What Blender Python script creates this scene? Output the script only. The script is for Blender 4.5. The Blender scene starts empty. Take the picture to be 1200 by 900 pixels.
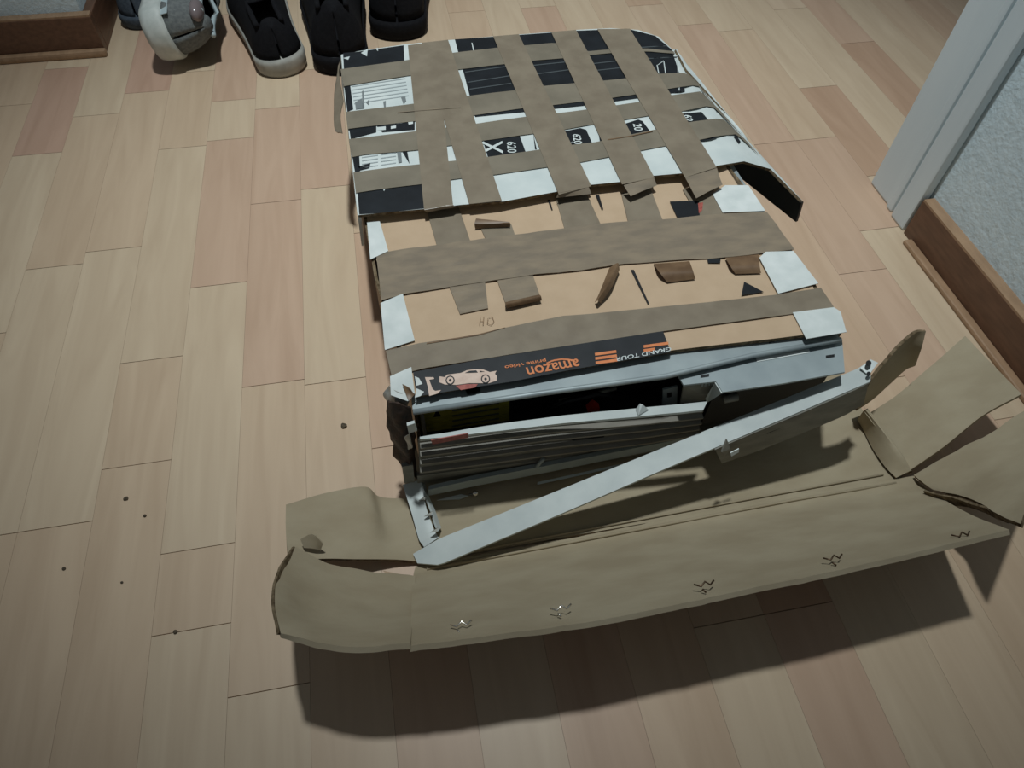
import bpy, bmesh, math, random
from mathutils import Vector, Matrix, noise

random.seed(7)
scn = bpy.context.scene
col = scn.collection
S = 0.065                                   # width of one floor strip in metres

# ---------------------------------------------------------------- camera
F = 815.0                                   # focal length in pixels of the 1200x900 frame
PITCH, ROLL, YAW = math.radians(53.74), math.radians(2.23), math.radians(12.56)
CAM = Vector((3.884 * S, 0.0, 9.32 * S))
fw = Vector((math.sin(YAW), math.cos(YAW), 0)); rt = Vector((math.cos(YAW), -math.sin(YAW), 0)); up = Vector((0, 0, 1))
fw, up = fw * math.cos(PITCH) - up * math.sin(PITCH), up * math.cos(PITCH) + fw * math.sin(PITCH)
rt, up = rt * math.cos(ROLL) + up * math.sin(ROLL), up * math.cos(ROLL) - rt * math.sin(ROLL)
cd = bpy.data.cameras.new('camera'); cam = bpy.data.objects.new('camera', cd); col.objects.link(cam)
cd.sensor_width = 36.0; cd.lens = 36.0 * F / 1200.0; cd.clip_start = 0.01
cam.matrix_world = Matrix(((rt.x, up.x, -fw.x, CAM.x), (rt.y, up.y, -fw.y, CAM.y), (rt.z, up.z, -fw.z, CAM.z), (0, 0, 0, 1)))
scn.camera = cam

# ---------------------------------------------------------------- light
world = bpy.data.worlds.new('World'); scn.world = world; world.use_nodes = True
bg = world.node_tree.nodes['Background']
bg.inputs[0].default_value = (0.80, 0.90, 1.0, 1); bg.inputs[1].default_value = 0.085
ld = bpy.data.lights.new('hall_lamp', 'SPOT'); lamp = bpy.data.objects.new('hall_lamp', ld); col.objects.link(lamp)
lamp.location = (0.29, 0.72, 2.30); ld.energy = 160; ld.shadow_soft_size = 0.055
ld.spot_size = math.radians(52); ld.spot_blend = 1.0; ld.color = (0.89, 0.97, 1.0)
lamp.rotation_euler = (Vector((0.47, 0.84, 0)) - lamp.location).to_track_quat('-Z', 'Y').to_euler()
scn.view_settings.view_transform = 'Standard'; scn.view_settings.look = 'None'
scn.view_settings.gamma = 1.0; scn.view_settings.use_curve_mapping = False
scn.view_settings.exposure = 0.0

# ---------------------------------------------------------------- helpers
def P(x, y, z=None, Y=None, X=None):
    d = fw + rt * ((x - 600) / F) - up * ((y - 450) / F)
    if z is not None: t = (z - CAM.z) / d.z
    elif Y is not None: t = (Y - CAM.y) / d.y
    else: t = (X - CAM.x) / d.x
    return CAM + d * t

def srgb(r, g, b):
    f = lambda c: (c / 255 / 12.92) if c <= 10 else ((c / 255 + 0.055) / 1.055) ** 2.4
    return (f(r), f(g), f(b), 1)

def mat(name, c, c2=None, rough=0.7, scale=40, stretch=(1, 1, 1), metal=0.0, bump=0.0, bscale=None, spec=0.5, detail=4, lo=0.35, hi=0.65):
    m = bpy.data.materials.new(name); m.use_nodes = True
    n, l = m.node_tree.nodes, m.node_tree.links
    b = n['Principled BSDF']
    b.inputs['Roughness'].default_value = rough; b.inputs['Metallic'].default_value = metal
    b.inputs['Specular IOR Level'].default_value = spec
    geo = n.new('ShaderNodeNewGeometry')
    mp = n.new('ShaderNodeMapping'); mp.inputs['Scale'].default_value = stretch
    l.new(geo.outputs['Position'], mp.inputs['Vector'])
    tx = n.new('ShaderNodeTexNoise'); tx.inputs['Scale'].default_value = scale; tx.inputs['Detail'].default_value = detail
    l.new(mp.outputs[0], tx.inputs['Vector'])
    rp = n.new('ShaderNodeValToRGB')
    rp.color_ramp.elements[0].position = lo; rp.color_ramp.elements[1].position = hi
    rp.color_ramp.elements[0].color = c2 or c; rp.color_ramp.elements[1].color = c
    l.new(tx.outputs['Fac'], rp.inputs['Fac']); l.new(rp.outputs['Color'], b.inputs['Base Color'])
    if bump:
        t2 = n.new('ShaderNodeTexNoise'); t2.inputs['Scale'].default_value = bscale or scale * 2; t2.inputs['Detail'].default_value = 3
        l.new(mp.outputs[0], t2.inputs['Vector'])
        bp = n.new('ShaderNodeBump'); bp.inputs['Strength'].default_value = bump; bp.inputs['Distance'].default_value = 0.002
        l.new(t2.outputs['Fac'], bp.inputs['Height']); l.new(bp.outputs[0], b.inputs['Normal'])
    return m

M = {}
M['cardboard'] = mat('cardboard', srgb(197, 171, 142), srgb(191, 165, 136), 0.85, 45, (1, 1, 1), bump=0.1, bscale=160, spec=0.2)
M['liner'] = mat('carton_liner', srgb(171, 158, 133), srgb(160, 146, 121), 0.85, 18, (1, 2, 2), bump=0.12, bscale=120, spec=0.2)
M['core'] = mat('cardboard_core', srgb(134, 118, 94), srgb(84, 70, 52), 0.95, 220, spec=0.1)
M['tape'] = mat('brown_packing_tape', srgb(139, 127, 109), srgb(127, 115, 98), 0.42, 45, (1, 1, 1), bump=0.12, bscale=120, spec=0.35)
M['tape2'] = mat('wrinkled_packing_tape', srgb(147, 132, 112), srgb(130, 118, 102), 0.30, 35, (1, 2.5, 1), bump=0.3, bscale=60, spec=0.5)
M['tape3'] = mat('brown_packing_tape_aged', srgb(134, 125, 109), srgb(121, 113, 98), 0.42, 30, bump=0.12, bscale=120, spec=0.35)
M['tape_back'] = mat('curled_tape', srgb(126, 100, 74), srgb(104, 80, 58), 0.45, 60, spec=0.4)
M['white'] = mat('white_print', srgb(214, 220, 216), srgb(200, 208, 205), 0.6, 30, spec=0.3)
M['black'] = mat('black_print', srgb(30, 34, 38), srgb(22, 25, 28), 0.42, 40, bump=0.1, bscale=80, spec=0.5)
M['blacktape'] = mat('black_printed_tape', srgb(46, 48, 50), srgb(38, 40, 42), 0.4, 50, spec=0.4)
M['grey'] = mat('grey_print', srgb(118, 124, 124), None, 0.6)
M['faint'] = mat('faint_text', srgb(160, 168, 168), None, 0.6)
M['sheen'] = mat('grey_glint_paint', srgb(78, 84, 86), None, 0.5)  # grey for glints painted onto the black lid print
M['orange'] = mat('orange_print', srgb(226, 138, 84), srgb(214, 124, 74), 0.5, 200)
M['pink'] = mat('pale_pink_print', srgb(224, 198, 180), srgb(212, 184, 166), 0.5, 200)
M['red'] = mat('red_print', srgb(176, 96, 84), srgb(150, 70, 62), 0.5, 300)
M['steel'] = mat('galvanised_steel', srgb(168, 178, 178), srgb(150, 160, 162), 0.5, 25, (1, 1, 1), metal=0.25, bump=0.05, bscale=60)
M['bright'] = mat('light_aluminium', srgb(196, 202, 198), srgb(184, 191, 188), 0.5, 40, metal=0.1)
M['louvre'] = mat('grey_louvre', srgb(140, 135, 124), srgb(124, 119, 108), 0.6, 30, (1, 4, 4))
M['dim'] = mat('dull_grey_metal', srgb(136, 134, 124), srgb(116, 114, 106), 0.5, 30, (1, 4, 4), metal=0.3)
M['dark'] = mat('black_plastic', srgb(20, 21, 23), srgb(14, 14, 16), 0.5, 30)
M['yellow'] = mat('yellow_label', srgb(208, 196, 80), srgb(176, 164, 66), 0.7, 120, (1, 1, 5))
M['redplug'] = mat('red_plastic', srgb(190, 50, 36), None, 0.5)
M['paper'] = mat('white_paper_tape', srgb(222, 226, 222), srgb(206, 212, 208), 0.7, 50, bump=0.1, bscale=100, spec=0.2)
M['foil'] = mat('wrinkled_clear_tape', srgb(186, 184, 176), srgb(150, 148, 140), 0.3, 90, bump=0.6, bscale=90, spec=0.6)
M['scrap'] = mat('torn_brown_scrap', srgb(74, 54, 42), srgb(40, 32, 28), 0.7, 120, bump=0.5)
M['wall'] = mat('woodchip_wallpaper', srgb(222, 238, 243), srgb(212, 229, 235), 0.9, 90, bump=0.5, bscale=170, spec=0.1)
M['casing'] = mat('white_door_casing', srgb(220, 231, 234), srgb(212, 224, 228), 0.55, 20, (1, 1, .2))
M['skirt'] = mat('brown_wood_skirting', srgb(112, 80, 60), srgb(96, 68, 50), 0.45, 30, (4, 1, 6))
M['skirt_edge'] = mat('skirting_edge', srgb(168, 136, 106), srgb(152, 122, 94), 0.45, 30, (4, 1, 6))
M['joint'] = mat('floor_joint', srgb(166, 138, 110), None, 0.8)
M['metalbit'] = mat('shiny_staple', srgb(220, 214, 204), None, 0.18, metal=0.9)
M['darkbit'] = mat('dark_staple', srgb(92, 72, 54), None, 0.35, metal=0.7)
M['crumb'] = mat('grey_crumb', srgb(96, 84, 66), srgb(60, 52, 42), 0.9, 300)
M['pencil'] = mat('pencil_mark', srgb(168, 138, 108), None, 0.9)
M['sh_white'] = mat('white_shoe_rubber', srgb(204, 208, 202), srgb(184, 190, 184), 0.6, 60)
M['sh_grey'] = mat('grey_shoe_mesh', srgb(112, 116, 114), srgb(92, 96, 96), 0.85, 240, bump=0.3, bscale=400)
M['sh_light'] = mat('pale_blue_shoe_trim', srgb(170, 184, 186), None, 0.6)
M['sh_pink'] = mat('glossy_pink_grey_patch', srgb(124, 112, 112), None, 0.18)
M['sh_black'] = mat('black_shoe_fabric', srgb(22, 22, 25), srgb(15, 15, 18), 0.9, 200, bump=0.2, spec=0.2)
M['sh_sole'] = mat('pale_rubber_sole', srgb(170, 168, 158), srgb(150, 148, 140), 0.7, 60)
M['sh_blue'] = mat('blue_grey_shoe_fabric', srgb(78, 88, 98), srgb(60, 70, 80), 0.9, 200, bump=0.2)

# plank wood: the block's own tone comes from the object colour
def plank_material():
    m = bpy.data.materials.new('laminate_plank'); m.use_nodes = True
    n, l = m.node_tree.nodes, m.node_tree.links; b = n['Principled BSDF']
    b.inputs['Roughness'].default_value = 0.42; b.inputs['Specular IOR Level'].default_value = 0.35
    geo = n.new('ShaderNodeNewGeometry'); oi = n.new('ShaderNodeObjectInfo')
    ad = n.new('ShaderNodeVectorMath'); ad.operation = 'ADD'
    cmb = n.new('ShaderNodeCombineXYZ'); mu = n.new('ShaderNodeMath'); mu.operation = 'MULTIPLY'; mu.inputs[1].default_value = 37.0
    l.new(oi.outputs['Random'], mu.inputs[0]); l.new(mu.outputs[0], cmb.inputs['X']); l.new(mu.outputs[0], cmb.inputs['Z'])
    l.new(geo.outputs['Position'], ad.inputs[0]); l.new(cmb.outputs[0], ad.inputs[1])
    mp = n.new('ShaderNodeMapping'); mp.inputs['Scale'].default_value = (34, 3.2, 1)
    l.new(ad.outputs[0], mp.inputs['Vector'])
    t = n.new('ShaderNodeTexNoise'); t.inputs['Scale'].default_value = 1.3; t.inputs['Detail'].default_value = 6; t.inputs['Distortion'].default_value = 1.1
    l.new(mp.outputs[0], t.inputs['Vector'])
    rp = n.new('ShaderNodeValToRGB'); rp.color_ramp.elements[0].position = 0.3; rp.color_ramp.elements[1].position = 0.7
    rp.color_ramp.elements[0].color = (0.92, 0.89, 0.87, 1); rp.color_ramp.elements[1].color = (1.06, 1.06, 1.06, 1)
    l.new(t.outputs['Fac'], rp.inputs['Fac'])
    mx = n.new('ShaderNodeMix'); mx.data_type = 'RGBA'; mx.blend_type = 'MULTIPLY'; mx.inputs[0].default_value = 1.0
    l.new(oi.outputs['Color'], mx.inputs[6]); l.new(rp.outputs['Color'], mx.inputs[7])
    l.new(mx.outputs[2], b.inputs['Base Color'])
    bp = n.new('ShaderNodeBump'); bp.inputs['Strength'].default_value = 0.05; bp.inputs['Distance'].default_value = 0.001
    l.new(t.outputs['Fac'], bp.inputs['Height']); l.new(bp.outputs[0], b.inputs['Normal'])
    return m
M['plank'] = plank_material()

def tag(o, label=None, cat=None, group=None, kind=None):
    if label: o['label'] = label
    if cat: o['category'] = cat
    if group: o['group'] = group
    if kind: o['kind'] = kind
    return o

def empty(name, loc, label, cat, group=None):
    o = bpy.data.objects.new(name, None); col.objects.link(o); o.location = loc; o.empty_display_size = 0.02
    return tag(o, label, cat, group)

def link(name, verts, faces, m, parent=None, smooth=False):
    me = bpy.data.meshes.new(name); me.from_pydata([tuple(v) for v in verts], [], faces); me.validate()
    bm = bmesh.new(); bm.from_mesh(me); bmesh.ops.recalc_face_normals(bm, faces=bm.faces); bm.to_mesh(me); bm.free()
    for p in me.polygons: p.use_smooth = smooth
    me.materials.append(M[m] if isinstance(m, str) else m)
    o = bpy.data.objects.new(name, me); col.objects.link(o)
    if parent is not None:
        o.parent = parent
        w = Matrix.Translation(parent.location) if parent.type == 'EMPTY' else Matrix.Identity(4)   # parent meshes are built in world space
        o.matrix_parent_inverse = w.inverted()
    return o

def box(name, lo, hi, m, parent=None, bevel=0.0):
    bm = bmesh.new(); bmesh.ops.create_cube(bm, size=1)
    for v in bm.verts:
        v.co = Vector([lo[i] + (v.co[i] + 0.5) * (hi[i] - lo[i]) for i in range(3)])
    if bevel: bmesh.ops.bevel(bm, geom=bm.edges[:], offset=bevel, segments=2, affect='EDGES', profile=0.6)
    vs = [v.co.copy() for v in bm.verts]; bm.verts.index_update(); fs = [[v.index for v in f.verts] for f in bm.faces]; bm.free()
    return link(name, vs, fs, m, parent)

def slab(name, pts, th, m, parent=None, down=None):
    """polygon of 3-D points given a thickness along its own normal (downwards)"""
    n = Vector((0, 0, 0))
    for i, a in enumerate(pts):
        b = pts[(i + 1) % len(pts)]; n += Vector(a).cross(Vector(b))
    n.normalize()
    if n.z < 0: n = -n
    if down is not None: n = -Vector(down).normalized()
    k = len(pts); vs = [Vector(p) for p in pts] + [Vector(p) - n * th for p in pts]
    fs = [list(range(k)), list(range(2 * k - 1, k - 1, -1))] + [[i, (i + 1) % k, k + (i + 1) % k, k + i] for i in range(k)]
    return link(name, vs, fs, m, parent)

def cr(p0, p1, p2, p3, t):
    return 0.5 * ((2 * p1) + (p2 - p0) * t + (2 * p0 - 5 * p1 + 4 * p2 - p3) * t * t + (3 * p1 - p0 - 3 * p2 + p3) * t ** 3)

def resample(pts, n, smooth=True):
    pts = [Vector(p) for p in pts]; k = len(pts) - 1; out = []
    for i in range(n + 1):
        u = i / n * k; j = min(int(u), k - 1); t = u - j
        if smooth and k > 1:
            a = pts[j - 1] if j > 0 else pts[0] * 2 - pts[1]
            d = pts[j + 2] if j + 2 <= k else pts[k] * 2 - pts[k - 1]
            out.append(cr(a, pts[j], pts[j + 1], d, t))
        else: out.append(pts[j].lerp(pts[j + 1], t))
    return out

def sheet(name, rows, th, m, parent=None, nu=12, nv=8, amp=0.0, fs_=14.0, smooth=True, edge_m=None, curve=True, ragged=0.0):
    """control rows of 3-D points -> bent sheet with thickness"""
    rr = [resample(r, nu, curve) for r in rows]
    g = [resample([rr[i][j] for i in range(len(rr))], nv, curve) for j in range(nu + 1)]      # g[u][v]
    if ragged:
        for j in range(nu + 1):
            for e, o_ in ((0, 1), (nv, nv - 1)):
                d = (g[j][e] - g[j][o_]).normalized()
                g[j][e] = g[j][e] + d * ragged * noise.noise(g[j][e] * 90)
    def nrm(u, v):
        a = g[min(u + 1, nu)][v] - g[max(u - 1, 0)][v]; b = g[u][min(v + 1, nv)] - g[u][max(v - 1, 0)]
        n = a.cross(b)
        return n.normalized() if n.length > 1e-12 else Vector((0, 0, 1))
    N = [[nrm(u, v) for v in range(nv + 1)] for u in range(nu + 1)]
    sgn = 1 if sum(N[u][v].z for u in range(nu + 1) for v in range(nv + 1)) >= 0 else -1
    vs = []; W = nv + 1; tot = (nu + 1) * W
    for u in range(nu + 1):
        for v in range(W):
            vs.append(g[u][v] + N[u][v] * sgn * amp * noise.noise(g[u][v] * fs_))
    vs += [vs[u * W + v] - N[u][v] * sgn * th for u in range(nu + 1) for v in range(W)]
    f = []; nt = 0
    for u in range(nu):
        for v in range(nv):
            a, b, c, d = u * W + v, (u + 1) * W + v, (u + 1) * W + v + 1, u * W + v + 1
            f.append([a, b, c, d]); f.append([tot + d, tot + c, tot + b, tot + a])
    nt = len(f)
    for u in range(nu):
        for v in (0, nv):
            a, b = u * W + v, (u + 1) * W + v; f.append([a, b, tot + b, tot + a])
    for v in range(nv):
        for u in (0, nu):
            a, b = u * W + v, u * W + v + 1; f.append([a, b, tot + b, tot + a])
    o = link(name, vs, f, m, parent)
    for i, p in enumerate(o.data.polygons): p.use_smooth = smooth and i < nt
    o.data.set_sharp_from_angle(angle=math.radians(50))
    if edge_m:
        o.data.materials.append(M[edge_m])
        for p in o.data.polygons[nt:]: p.material_index = 1
    return o

def tube(name, pts, r, m, parent=None, seg=8):
    pts = [Vector(p) for p in pts]; vs = []; fs = []
    for i, p in enumerate(pts):
        d = (pts[min(i + 1, len(pts) - 1)] - pts[max(i - 1, 0)]).normalized()
        a = d.cross(Vector((0, 0, 1)) if abs(d.z) < .9 else Vector((1, 0, 0))).normalized(); b = d.cross(a)
        for k in range(seg):
            t = 2 * math.pi * k / seg; vs.append(p + a * math.cos(t) * r + b * math.sin(t) * r)
    for i in range(len(pts) - 1):
        for k in range(seg):
            fs.append([i * seg + k, i * seg + (k + 1) % seg, (i + 1) * seg + (k + 1) % seg, (i + 1) * seg + k])
    fs.append(list(range(seg))[::-1]); fs.append([(len(pts) - 1) * seg + k for k in range(seg)])
    return link(name, vs, fs, m, parent, True)

def text(name, s, loc, size, rot, m, parent, sx=1.0, shear=0.0):
    c = bpy.data.curves.new(name, 'FONT'); c.body = s; c.size = size; c.align_x = 'CENTER'; c.align_y = 'CENTER'; c.extrude = 0.00012; c.shear = shear; c.offset = size * 0.012
    t = bpy.data.objects.new(name, c); col.objects.link(t)
    dg = bpy.context.evaluated_depsgraph_get(); me = bpy.data.meshes.new_from_object(t.evaluated_get(dg))
    bpy.data.objects.remove(t); bpy.data.curves.remove(c)
    me.transform(Matrix.Translation(loc) @ Matrix.Rotation(rot, 4, 'Z') @ Matrix.Diagonal((sx, 1, 1, 1)))
    vs = [v.co.copy() for v in me.vertices]; fs = [list(p.vertices) for p in me.polygons]; bpy.data.meshes.remove(me)
    return link(name, vs, fs, m, parent)

# ================================================================ setting
X0, X1, Y0, Y1 = -9 * S, 27 * S, -0.30, 1.95
floor = box('floor', (X0, Y0, -0.03), (X1, Y1, -0.0022), 'joint'); tag(floor, 'pale beech laminate floor laid in narrow strips', 'floor', kind='structure')
def plank_mesh():
    bm = bmesh.new(); bmesh.ops.create_cube(bm, size=1)
    for v in bm.verts:
        v.co.z = -1.0 if v.co.z < 0 else 0.0
        if v.co.z == 0: v.co.x *= 0.997; v.co.y *= 0.9995
    me = bpy.data.meshes.new('plank'); bm.to_mesh(me); bm.free(); me.materials.append(M['plank']); return me
PM = plank_mesh()
TONES = [srgb(202, 178, 150), srgb(204, 181, 153), srgb(200, 174, 146), srgb(198, 170, 143), srgb(203, 179, 152), srgb(196, 167, 141), srgb(205, 183, 156), srgb(201, 176, 148)]
PINK, PALE, MID, RED, BROWN = srgb(197, 168, 143), srgb(204, 183, 155), srgb(201, 177, 149), srgb(191, 158, 136), srgb(188, 157, 131)
KNOWN = {  # strip -> list of (y of near end, tone)
    -4: [(0.25, MID), (0.60, PALE), (0.935, RED), (1.16, PALE), (1.5, MID)],
    -3: [(-.05, MID), (0.345, PALE), (0.70, MID), (1.02, PALE), (1.40, MID)],
    -2: [(-.1, MID), (0.345, PALE), (0.345, PALE), (0.72, MID), (1.072, RED), (1.30, PALE)],
    -1: [(0.05, MID), (0.40, MID), (0.533, PALE), (0.92, MID), (1.12, PALE)],
    0: [(-.2, MID), (-.19, PALE), (0.226, MID), (0.30, PALE), (0.637, PINK), (0.93, PALE), (1.03, PINK), (1.3, PALE)],
    1: [(-.1, PALE), (0.165, MID), (0.478, PINK), (0.78, PINK), (1.0, PALE), (1.35, MID)],
    2: [(0.0, MID), (0.47, PALE), (0.80, PINK), (1.1, PALE), (1.4, MID)],
    7: [(-.2, PALE), (0.15, MID), (0.55, PALE), (1.0, PALE), (1.33, MID)],
    8: [(-.2, PINK), (0.15, BROWN), (0.55, PALE), (0.9, PINK), (1.25, PALE)],
    9: [(-.2, PALE), (0.2, MID), (0.6, PINK), (0.95, PALE), (1.3, PINK)],
    12: [(-.2, MID), (0.2, PINK), (0.53, PINK), (0.8, PINK), (1.15, MID)],
    13: [(-.2, MID), (0.3, PALE), (0.60, PINK), (0.80, MID), (1.12, PALE)],
    14: [(-.2, MID), (0.3, PALE), (0.705, BROWN), (0.93, PALE), (1.25, PINK)],
    15: [(-.2, MID), (0.3, PALE), (0.7, PALE), (1.6, MID)],
    16: [(0.2, MID), (0.6, BROWN), (1.05, PINK)],
    17: [(0.4, MID), (0.82, PALE), (1.2, BROWN)]}
def add_plank(k, ya, yb, tone):
    o = bpy.data.objects.new('plank', PM); col.objects.link(o); o.parent = floor
    o.location = ((k + 0.5) * S, (ya + yb) / 2, 0); o.scale = (S, yb - ya - 0.0006, 0.003); o.color = tone
for k in range(-9, 27):
    if k in KNOWN: seq = KNOWN[k]
    else:
        y = Y0 + random.uniform(-.3, 0); seq = []
        while y < Y1:
            seq.append((y, random.choice(TONES))); y += random.uniform(.30, .46)
    seq = [(max(Y0, y), c) for y, c in seq]
    if seq[0][0] > Y0: seq.insert(0, (Y0, random.choice(TONES)))
    for i, (y, c) in enumerate(seq):
        ye = seq[i + 1][0] if i + 1 < len(seq) else Y1
        while ye - y > 0.02:
            e = min(ye, y + 0.48)
            add_plank(k, y, e, c); y = e; c = random.choice(TONES)

# right wall with door casing and skirting
WX = 0.915
wr = box('wall_right', (WX, -0.6, 0), (WX + 0.12, 0.60, 1.3), 'wall'); tag(wr, 'white woodchip papered wall beside the doorway', 'wall', kind='structure')
tr = box('trim_1', (WX - 0.008, 0.597, 0), (WX + 0.12, 0.690, 1.3), 'casing', bevel=0.003); tag(tr, 'white moulded casing of the doorway', 'door casing', kind='structure')
box('casing_bead', (WX - 0.015, 0.592, 0), (WX - 0.002, 0.622, 1.3), 'casing', tr, 0.003)
box('casing_groove_strip', (WX - 0.012, 0.628, 0), (WX - 0.004, 0.640, 1.3), 'casing', tr, 0.003)
br = box('baseboard_right', (0.900, -0.6, 0), (WX, 0.588, 0.052), 'skirt', bevel=0.0015); tag(br, 'brown wooden skirting board along the right wall', 'skirting', kind='structure')
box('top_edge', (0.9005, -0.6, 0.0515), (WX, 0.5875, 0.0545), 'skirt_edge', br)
box('shoe_moulding', (0.888, -0.6, 0), (0.8998, 0.570, 0.006), 'skirt_edge', br, 0.0025)
# left wall end
wl = box('wall_left', (-1.0, 1.212, 0), (-0.188, 1.45, 1.3), 'wall'); tag(wl, 'white papered wall end above dark skirting by the shoes', 'wall', kind='structure')
bl = box('baseboard_left', (-1.0, 1.196, 0), (-0.173, 1.2118, 0.058), 'skirt', bevel=0.0015); tag(bl, 'dark brown skirting board round the wall end by the shoes', 'skirting', kind='structure')
box('return_board', (-0.1878, 1.2122, 0), (-0.173, 1.45, 0.058), 'skirt', bl, 0.0015)
box('shoe_moulding', (-1.0, 1.183, 0), (-0.170, 1.1958, 0.011), 'skirt_edge', bl, 0.004)
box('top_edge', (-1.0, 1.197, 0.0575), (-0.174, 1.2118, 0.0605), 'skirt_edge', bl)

# ================================================================ opened outer carton (tray with flaps)
tray = empty('opened_carton', (0.45, 0.30, 0), 'torn open brown cardboard carton with its front flap spread out towards the viewer', 'carton')
box('bottom_panel', (0.224, 0.250, 0.0002), (0.708, 0.860, 0.0042), 'liner', tray)
def px(l): return [P(a, b, z=c) for a, b, c in l]
CE = 'core'
# front flap: floor crease -> raised outer edge
sheet('front_flap', [px([(487, 664, .005), (640, 636, .005), (780, 609, .005), (930, 581, .005), (1070, 558, .006)]),
                     px([(484, 678, .012), (640, 652, .012), (780, 627, .012), (930, 600, .012), (1085, 572, .014)]),
                     px([(482, 718, .071), (650, 692, .071), (800, 665, .071), (960, 636, .071), (1135, 602, .071)]),
                     px([(480, 757, .122), (660, 733, .121), (820, 702, .120), (1000, 664, .119), (1183, 622, .117)])],
      0.004, 'liner', tray, 60, 16, 0.0012, 14, edge_m='liner', ragged=0.0012)
# left tab of the front flap
sheet('front_flap_tab', [px([(345, 640, .058), (385, 661, .044), (425, 667, .030), (487, 676, .013)]),
                         px([(324, 676, .092), (375, 695, .071), (430, 706, .054), (485, 706, .050)]),
                         px([(322, 712, .112), (368, 728, .096), (425, 734, .090), (483, 734, .092)]),
                         px([(329, 743, .124), (375, 752, .124), (425, 758, .124), (481, 757, .123)])],
      0.004, 'liner', tray, 24, 20, 0.003, 25, edge_m='liner', ragged=0.0012)
sheet('tab_edge_strip', [px([(345, 640, .060), (328, 668, .090), (321, 700, .109), (327, 742, .125)]),
                         px([(348, 644, .056), (334, 671, .080), (328, 702, .099), (334, 742, .114)])], 0.002, 'core', tray, 14, 2, 0.001, 60)
# left side flap lying outwards
sheet('left_flap', [px([(335, 591, .030), (385, 577, .024), (428, 570, .020), (445, 582, .008), (480, 584, .0046)]),
                    px([(335, 622, .036), (385, 612, .028), (432, 612, .022), (456, 622, .009), (489, 621, .0046)]),
                    px([(338, 658, .046), (385, 655, .036), (428, 655, .022), (464, 656, .012), (498, 659, .0047)])],
      0.004, 'liner', tray, 28, 16, 0.0018, 26, edge_m=CE)
sheet('torn_liner_scrap', [px([(352, 632, .050), (366, 626, .056), (378, 637, .050)]), px([(356, 642, .046), (368, 643, .046), (376, 645, .042)])], 0.0012, 'liner', tray, 6, 4)
sheet('torn_liner_edge', [px([(449, 669, .018), (465, 672, .018), (476, 674, .016)]), px([(456, 676, .016), (468, 682, .016), (476, 684, .014)])], 0.001, 'cardboard', tray, 5, 3)
# right hand side
sheet('right_wall_stub', [px([(1004, 492, .006), (1020, 520, .007), (1036, 545, .008), (1050, 560, .008)]),
                          px([(1014, 480, .034), (1034, 505, .030), (1052, 530, .024), (1066, 552, .012)]),
                          px([(1022, 486, .026), (1040, 510, .022), (1057, 533, .016), (1070, 553, .008)])], 0.004, 'liner', tray, 16, 8, 0.0012, 40, edge_m=CE)
sheet('right_flap', [px([(1016, 486, .012), (1052, 462, .030), (1092, 428, .045), (1131, 394, .058)]),
                     px([(1034, 516, .010), (1075, 490, .030), (1120, 458, .047), (1164, 428, .060)]),
                     px([(1062, 554, .010), (1104, 525, .032), (1150, 488, .050), (1197, 462, .064)])], 0.004, 'liner', tray, 20, 14, 0.0015, 24, edge_m='liner')
sheet('curled_flap', [px([(1004, 482, .020), (1032, 462, .032), (1058, 436, .046), (1072, 428, .056)]),
                      px([(1018, 452, .070), (1044, 428, .076), (1064, 408, .084), (1080, 408, .088)]),
                      px([(1032, 432, .086), (1054, 408, .096), (1072, 390, .104), (1085, 388, .106)])], 0.003, 'liner', tray, 18, 10, 0.002, 40, edge_m=CE)
sheet('front_flap_corner', [px([(1070, 556, .012), (1110, 532, .030), (1160, 508, .044), (1215, 470, .055)]),
                            px([(1082, 566, .020), (1130, 560, .045), (1180, 545, .062), (1225, 520, .075)]),
                            px([(1094, 574, .026), (1135, 584, .056), (1172, 602, .092), (1195, 612, .110)])], 0.004, 'liner', tray, 18, 14, 0.003, 25, edge_m=CE, ragged=0.0015)
sheet('torn_flap_edge', [px([(1084, 574, .026), (1112, 581, .048), (1140, 588, .066), (1180, 606, .088)]), px([(1086, 581, .020), (1114, 590, .040), (1142, 594, .058), (1184, 612, .084)])], 0.002, 'core', tray, 10, 3, 0.002, 120)
# staples in the front flap
ST = [(540, 733, 0), (657, 714, 0), (825, 686, 1), (976, 655, 1), (1126, 628, 1)]
def flap_z(y_world): return 0.012 + max(0.0, (0.246 - y_world)) / 0.103 * 0.110
for sx_, sy_, dk in ST:
    q = P(sx_, sy_, z=0.08)
    for _ in range(6): q = P(sx_, sy_, z=flap_z(q.y) - 0.0005)
    pts = [q + Vector((-.007, .002, .0)), q + Vector((-.003, -.001, .002)), q + Vector((.001, .002, .002)), q + Vector((.004, -.001, .002)), q + Vector((.008, .002, .001))]
    o = tube('staple', pts, 0.0007, 'darkbit' if dk else 'metalbit', tray, 6)
    tube('staple_leg', [q + Vector((-.003, -.003, .002)), q + Vector((-.001, -.006, .002))], 0.0007, 'darkbit' if dk else 'metalbit', o, 5)
# fold ridges along the crease
tube('crease_ridge', [P(a, b, z=.0062) for a, b in ((500, 667), (640, 641), (780, 614.5), (930, 586), (1050, 566))], .0014, 'liner', tray, 6)
tube('crease_ridge', [P(a, b, z=.0055) for a, b in ((560, 645), (700, 618), (860, 588), (1035, 556))], .0011, 'liner', tray, 6)

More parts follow.
